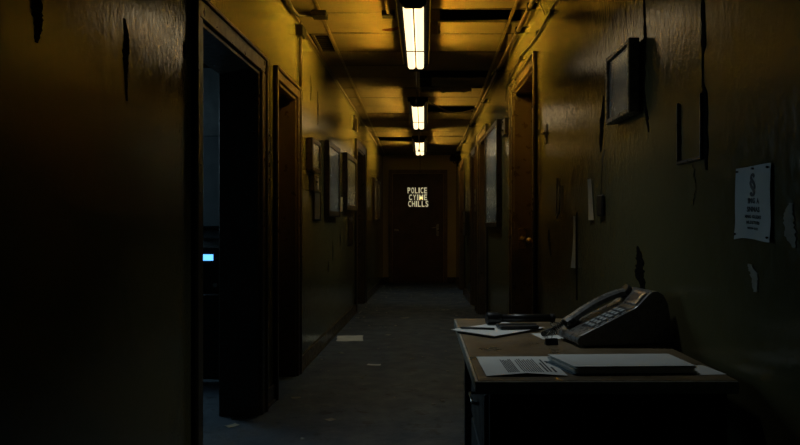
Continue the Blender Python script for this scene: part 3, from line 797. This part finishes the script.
# front document: lines run away from the viewer, heading at the right
fm = rot_map(.165, 1.845, DKZ, 1.5)
t, cf = paper('document', fm, .215, .27, .0015, 'printed sheet at the front left corner of the desk', curl=lambda u, v: .010 * max(0, .35 - v) ** 2 * 6 * (1 - abs(2 * u - 1)) + .0005)
mb = MB(); rnd = random.Random(3)
def line(u, v0, v1, hw):
    n = 8
    for k in range(n):
        a, b_ = v0 + (v1 - v0) * k / n, v0 + (v1 - v0) * (k + 1) / n
        mb._hull([fm(x * .215, y * .27, .0015 + cf(x, y) + hgt) for hgt in (.0007, .0011) for x, y in ((u - hw, a), (u + hw, a), (u + hw, b_), (u - hw, b_))])
for k in range(7): line(.30 + k * .022, .12, .84 - rnd.random() * .12, .0055)
for k in range(9): line(.50 + k * .030, .14, .86 - rnd.random() * .1, .006)
line(.80, .16, .62, .011); line(.845, .16, .80, .011); line(.90, .14, .40, .013); line(.90, .6, .72, .013)
mb.build('printed_text', 'ink', t)
# stack of paper with a blue card under it
sm = rot_map(.405, 1.868, DKZ, 2)
t = thing('paper_stack', sm(.16, .09, 0), 'thick stack of pale papers lying in front of the phone', 'paper stack')
mb = MB(); rnd = random.Random(11)
for k in range(11):
    a, b_, c_ = rnd.uniform(-.006, .006), rnd.uniform(-.005, .005), .003 + k * .0019
    sk = -.035
    P = [(a, b_), (.325 + a, b_), (.318 + a, .175 + b_), (sk + a, .175 + b_)]
    mb._hull([sm(x, y, c_) for x, y in P] + [sm(x, y, c_ + .0015) for x, y in P])
mb.build('sheets', 'paper', t)
P = [(-.008, -.001), (.326, -.003), (.319, .172), (-.050, .176)]
mb = MB(); mb._hull([sm(x, y, .0005) for x, y in P] + [sm(x, y, .0028) for x, y in P]); mb.build('cover_card', 'blue_card', t)
em = rot_map(.725, 1.86, DKZ, 8)
paper('loose_sheet', em, .085, .12, .001, 'small loose sheet at the wall end of the desk', group=None)
# left rear papers
lm = rot_map(.246, 2.462, DKZ, 45)
t = thing('writing_pad', lm(.15, .1, 0), 'black backed pad under the pale sheet at the left rear of the desk', 'writing pad')
B(lm, .0, .297, .0, .175, .0008, .0075, bev=.001).build('pad_body', 'black', t)
lm2 = rot_map(.248, 2.466, DKZ, 44)
paper('sheet_of_paper', lm2, .297, .213, .0086, 'pale sheet on the pad with its corner over the left desk edge', curl=lambda u, v: .003 * max(0, v - .6) * u)
rm = rot_map(.415, 2.44, DKZ, 10)
paper('sheet_of_paper', rm, .085, .13, .0015, 'small pale sheet between the pad and the phone')
# pen
pn = [Vector((.128, 2.635, DKZ + .0142)), Vector((.262, 2.600, DKZ + .0142))]
t = thing('pen', pn[0], 'dark pen lying across the sheet at the left edge of the desk', 'pen')
dv = (pn[1] - pn[0])
MB().tube([pn[0] + dv * .06, pn[0] + dv * .12, pn[1]], [.003, .0042, .0042], 10).build('barrel', 'black', t)
MB().tube([pn[0], pn[0] + dv * .06], [.0006, .0028], 10).build('tip', 'metal', t)
# flashlight
fa, fb = Vector((.245, 2.745, DKZ + .0345)), Vector((.52, 2.80, DKZ + .0285))
t = thing('flashlight', fa, 'black long flashlight lying at the back of the desk left of the phone', 'flashlight')
dv = fb - fa
MB().tube([fa, fa + dv * .02, fa + dv * .16, fa + dv * .22], [.022, .024, .023, .017], 18).build('head', 'black', t)
MB().tube([fa + dv * .22, fa + dv * .93], [.016, .016], 18).build('barrel', 'black', t)
MB().tube([fa + dv * .93, fb], [.017, .017], 18).build('tail_cap', 'rubber', t)
MB().tube([fa - dv * .002, fa + dv * .001], [.019, .019], 18).build('lens', 'phone_d', t)
# black wallet-like case and key ring beside it
km = rot_map(.285, 2.60, DKZ, 8)
t = thing('leather_case', km(.08, .06, 0), 'flat black leather case lying on the papers before the flashlight', 'case')
B(km, 0, .15, 0, .085, .0105, .024, bev=.006, seg=2).build('body', 'rubber', t)
B(km, .0, .15, .030, .052, .0235, .0265, bev=.002).build('strap', 'black', t)
mb = MB(); mb.ring((.515, 2.70, DKZ + .012), .026, .003, (.2, -.3, 1)); ring = mb
t = thing('key_ring', (.515, 2.70, DKZ), 'metal ring with two keys lying beside the handset', 'key ring')
ring.build('ring', 'metal', t)
for k, an in enumerate((-150, -95)):
    q = rot_map(.515 + .026 * math.cos(math.radians(an)), 2.70 + .026 * math.sin(math.radians(an)), DKZ + .002 + .003 * k, an)
    mb = MB(); mb.box(q, -.004, .018, -.010, .010, 0, .002, .0008); mb.box(q, .018, .05, -.003, .003, 0, .002, .0005); mb.build('key', 'metal', t)
# binder clip
cm = rot_map(.405, 2.325, DKZ, 6)
t = thing('binder_clip', cm(.02, .01, 0), 'black binder clip standing on the desk before the phone', 'binder clip')
mb = MB(); mb.prism([cm(0, -.004, .001), cm(0, .022, .001), cm(0, .012, .022), cm(0, .007, .022)], [cm(.042, -.004, .001), cm(.042, .022, .001), cm(.042, .012, .022), cm(.042, .007, .022)], .001); mb.build('body', 'black', t)
mb = MB(); mb.tube([cm(.010, .010, .020), cm(.006, .006, .036), cm(.014, .004, .046), cm(.024, .006, .036), cm(.022, .010, .020)], .0012, 6); mb.build('wire_handle', 'metal', t)

# ------------------------------------------------------------------ office contents
t = thing('office_table', (-1.72, 5.35, 0), 'dark table inside the office seen through the open doorway', 'table')
B(ID, -2.14, -1.31, 5.125, 5.14, .02, .61).build('front_panel', 'desk_body', t)
B(ID, -2.15, -1.30, 5.10, 5.75, .61, .64, bev=.003).build('table_top', 'desk_body', t)
for x, y in ((-2.12, 5.13), (-1.37, 5.13), (-2.12, 5.68), (-1.37, 5.68)): B(ID, x, x + .04, y, y + .04, 0, .61).build('leg', 'desk_body', t)
t = thing('radio_set', (-1.66, 5.3, .64), 'black radio set with glowing blue display on the office table', 'radio')
B(ID, -1.86, -1.48, 5.24, 5.52, .641, .98, bev=.006).build('case', 'black', t)
B(ID, -1.655, -1.578, 5.232, 5.242, .884, .930, bev=.001).build('display', 'lcd', t)
MB().tube([ID(-1.548, 5.24, .905), ID(-1.548, 5.228, .905)], [.007, .006], 12).build('dial', 'metal', t)
MB().tube([ID(-1.56, 5.24, .70), ID(-1.56, 5.22, .70)], [.018, .016], 14).build('dial', 'metal', t)
t = thing('wall_cabinet', (-1.98, 6.45, 1.13), 'pale blue grey cabinet on the back wall of the office', 'cabinet')
B(ID, -2.35, -1.77, 6.26, 6.55, 1.13, 1.95, bev=.004).build('body', 'steel_blue', t)
for a, b_ in ((-2.345, -2.065), (-2.055, -1.775)):
    d_ = B(ID, a, b_, 6.245, 6.262, 1.14, 1.94, bev=.003).build('door', 'steel_blue', t)
    MB().tube([ID(b_ - .03, 6.247, 1.5), ID(b_ - .03, 6.23, 1.5), ID(b_ - .03, 6.23, 1.6), ID(b_ - .03, 6.247, 1.6)], .005, 8).build('handle', 'metal', d_)
t = thing('file_box', (-1.9, 6.42, .64), 'small pale box file under the office cabinet', 'box')
# stands on a shelf board of the back wall
B(ID, -2.2, -1.76, 6.34, 6.55, 1.03, 1.10, bev=.003).build('body', 'steel_blue', t)

# ------------------------------------------------------------------ scraps on the floor
SCRAPS = []
M['sheet_dusty'] = simple('dusty paper', (.62, .62, .56), .8, 0, .15, 8, .03)
def scrap(px_, py_, w, l, rot, label, mat='paper_old', name='paper_scrap', curl=.004, group='scraps of litter on the floor'):
    d = CAMH * F / (py_ - 225); x = (px_ - 424) / F * d
    SCRAPS.append((x, d)); q = rot_map(x, d, 0, rot)
    rr = random.Random(int(px_ * 7 + py_)); j = [rr.uniform(.75, 1.1) for _ in range(8)]
    def fn(u, v):
        k = 1 + .12 * noise.noise(Vector((u * 4, v * 4, px_)))
        return q((u - .5) * w * k, (v - .5) * l * k, .002 + curl * (abs(u - .5) * 2) ** 2 * (.5 + noise.noise(Vector((u * 3, v * 3, py_)))) )
    return tag(MB().sheet(fn, 8, 8, .0012).build(name, mat), label, 'litter', group)
scrap(350, 338.5, .26, .34, 6, 'large pale sheet lying on the corridor floor by the left wall', M['sheet_dusty'])
scrap(374, 365, .11, .05, -10, 'small pale scrap on the floor nearer than the large sheet', 'paper')
scrap(243, 417, .14, .10, 20, 'dark flat scrap on the floor at the foot of the doorway pillar', 'rubber')
scrap(232, 426, .07, .05, 50, 'small grey scrap on the floor in front of the open doorway', 'paper_old')
scrap(296, 398, .06, .04, 15, 'tiny scrap on the floor before the recessed left door', 'plaster')
scrap(405, 318, .10, .07, 30, 'small scrap in the middle of the far floor', 'plaster')
scrap(388, 335, .07, .05, 70, 'crumpled scrap right of the large floor sheet', 'plaster')
scrap(330, 420, .05, .05, 40, 'grey chip alone on the near floor', 'plaster')
rr = random.Random(5); mb = MB()
for k in range(170):
    d = rr.uniform(3.0, 13.4); x = rr.uniform(xl(d) + .05, xr(d) - .05)
    if rr.random() < .5: x = (xl(d) + .06 + rr.random() ** 2 * .3) if rr.random() < .6 else (xr(d) - .06 - rr.random() ** 2 * .3)
    if any(abs(x - sx) < .24 and abs(d - sd) < .3 for sx, sd in SCRAPS): continue
    s = rr.uniform(.006, .018); q = rot_map(x, d, 0, rr.uniform(0, 360))
    mb._hull([q(-s, -s * .6, 0), q(s, -s * .7, 0), q(s * .8, s * .6, 0), q(-s * .7, s * .8, 0), q(-s * .8, -s * .5, s * .4), q(s * .8, -s * .5, s * .5), q(s * .6, s * .5, s * .3), q(-s * .5, s * .6, s * .4)])
tag(mb.build('plaster_crumbs', 'plaster'), 'crumbs of fallen plaster strewn over the corridor floor', 'debris', kind='stuff')

# ------------------------------------------------------------------ light
def area(name, loc, rot, sx, sy, e, col):
    l = bpy.data.lights.new(name, 'AREA'); l.shape = 'RECTANGLE'; l.size = sx; l.size_y = sy; l.energy = e; l.color = col
    o = bpy.data.objects.new(name, l); COL.objects.link(o); o.location = loc; o.rotation_euler = rot
    return o
R = math.radians
wn = thing('added_window', (-3.7, 5.65, 1.1), 'unseen office window added around the blue lamp', 'window', kind='structure')  # frame and pane added only to house the blue lamp
wo = MB()
for y in (5.0, 6.26): wo.box(ID, -3.7, -3.66, y, y + .05, 1.1, 2.4)
for z in (1.1, 2.35): wo.box(ID, -3.7, -3.66, 5.0, 6.31, z, z + .05)
wo.build('window_frame', 'trim', wn)
B(ID, -3.69, -3.685, 5.0, 6.3, 1.1, 2.4).build('glass', 'glass', wn)
area('office_blue_lamp', (-3.60, 5.65, 1.75), (R(90), 0, R(-90 + 180 + 0)), 1.2, 1.2, 26, (.52, .82, 1.0))  # unseen lamp giving the blue office glow, set before the added window
bpy.data.objects['office_blue_lamp'].rotation_euler = Vector((.75, -.58, -.40)).to_track_quat('-Z', 'Y').to_euler()
area('back_fill_light', (0, YBACK + .1, 1.9), (R(90), 0, 0), .9, 1.1, .12, (.55, .85, 1.0))  # unseen faint cool fill added behind the viewer

sp = bpy.data.lights.new('desk_fill_spot', 'SPOT'); sp.energy = 31; sp.color = (.86, .98, 1.0); sp.spot_size = R(80); sp.spot_blend = 1.0; sp.shadow_soft_size = .10  # unseen cool spot added to light the desk papers and near floor
so = bpy.data.objects.new('desk_fill_spot', sp); COL.objects.link(so); so.location = (.05, 3.0, 2.70); so.rotation_euler = Vector((.05, -.05, -1)).to_track_quat('-Z', 'Y').to_euler()
s2 = bpy.data.lights.new('end_fill_spot', 'SPOT'); s2.energy = 16; s2.color = (.75, .97, 1.0); s2.spot_size = R(85); s2.spot_blend = 1.0; s2.shadow_soft_size = .12  # added spot without a fixture, cooling the far floor
s2o = bpy.data.objects.new('end_fill_spot', s2); COL.objects.link(s2o); s2o.location = (.12, 11.4, 2.5)
s3 = bpy.data.lights.new('middle_fill_spot', 'SPOT'); s3.energy = 20; s3.color = (.84, 1.0, .92); s3.spot_size = R(150); s3.spot_blend = 1.0; s3.shadow_soft_size = .12  # added fill without a fixture for the lower walls and floor
s3o = bpy.data.objects.new('middle_fill_spot', s3); COL.objects.link(s3o); s3o.location = (.12, 7.15, 2.58)
w = bpy.data.worlds.new('night'); SC.world = w; w.use_nodes = True
w.node_tree.nodes['Background'].inputs['Color'].default_value = (.02, .03, .04, 1)
w.node_tree.nodes['Background'].inputs['Strength'].default_value = .05

# ------------------------------------------------------------------ camera
cam = bpy.data.cameras.new('camera'); co = bpy.data.objects.new('camera', cam); COL.objects.link(co)
co.location = (0, 0, CAMH); co.rotation_euler = (R(90), 0, 0)
cam.sensor_width = 36; cam.lens = F * 36 / 800
cam.shift_x = -24 / 800; cam.shift_y = 2.5 / 800
cam.clip_start = .05
SC.camera = co
SC.view_settings.view_transform = 'Standard'; SC.view_settings.look = 'None'
SC.view_settings.gamma = 1; SC.view_settings.exposure = 0; SC.view_settings.use_curve_mapping = False
SC.cycles.use_denoising = True
SC.cycles.max_bounces = 8
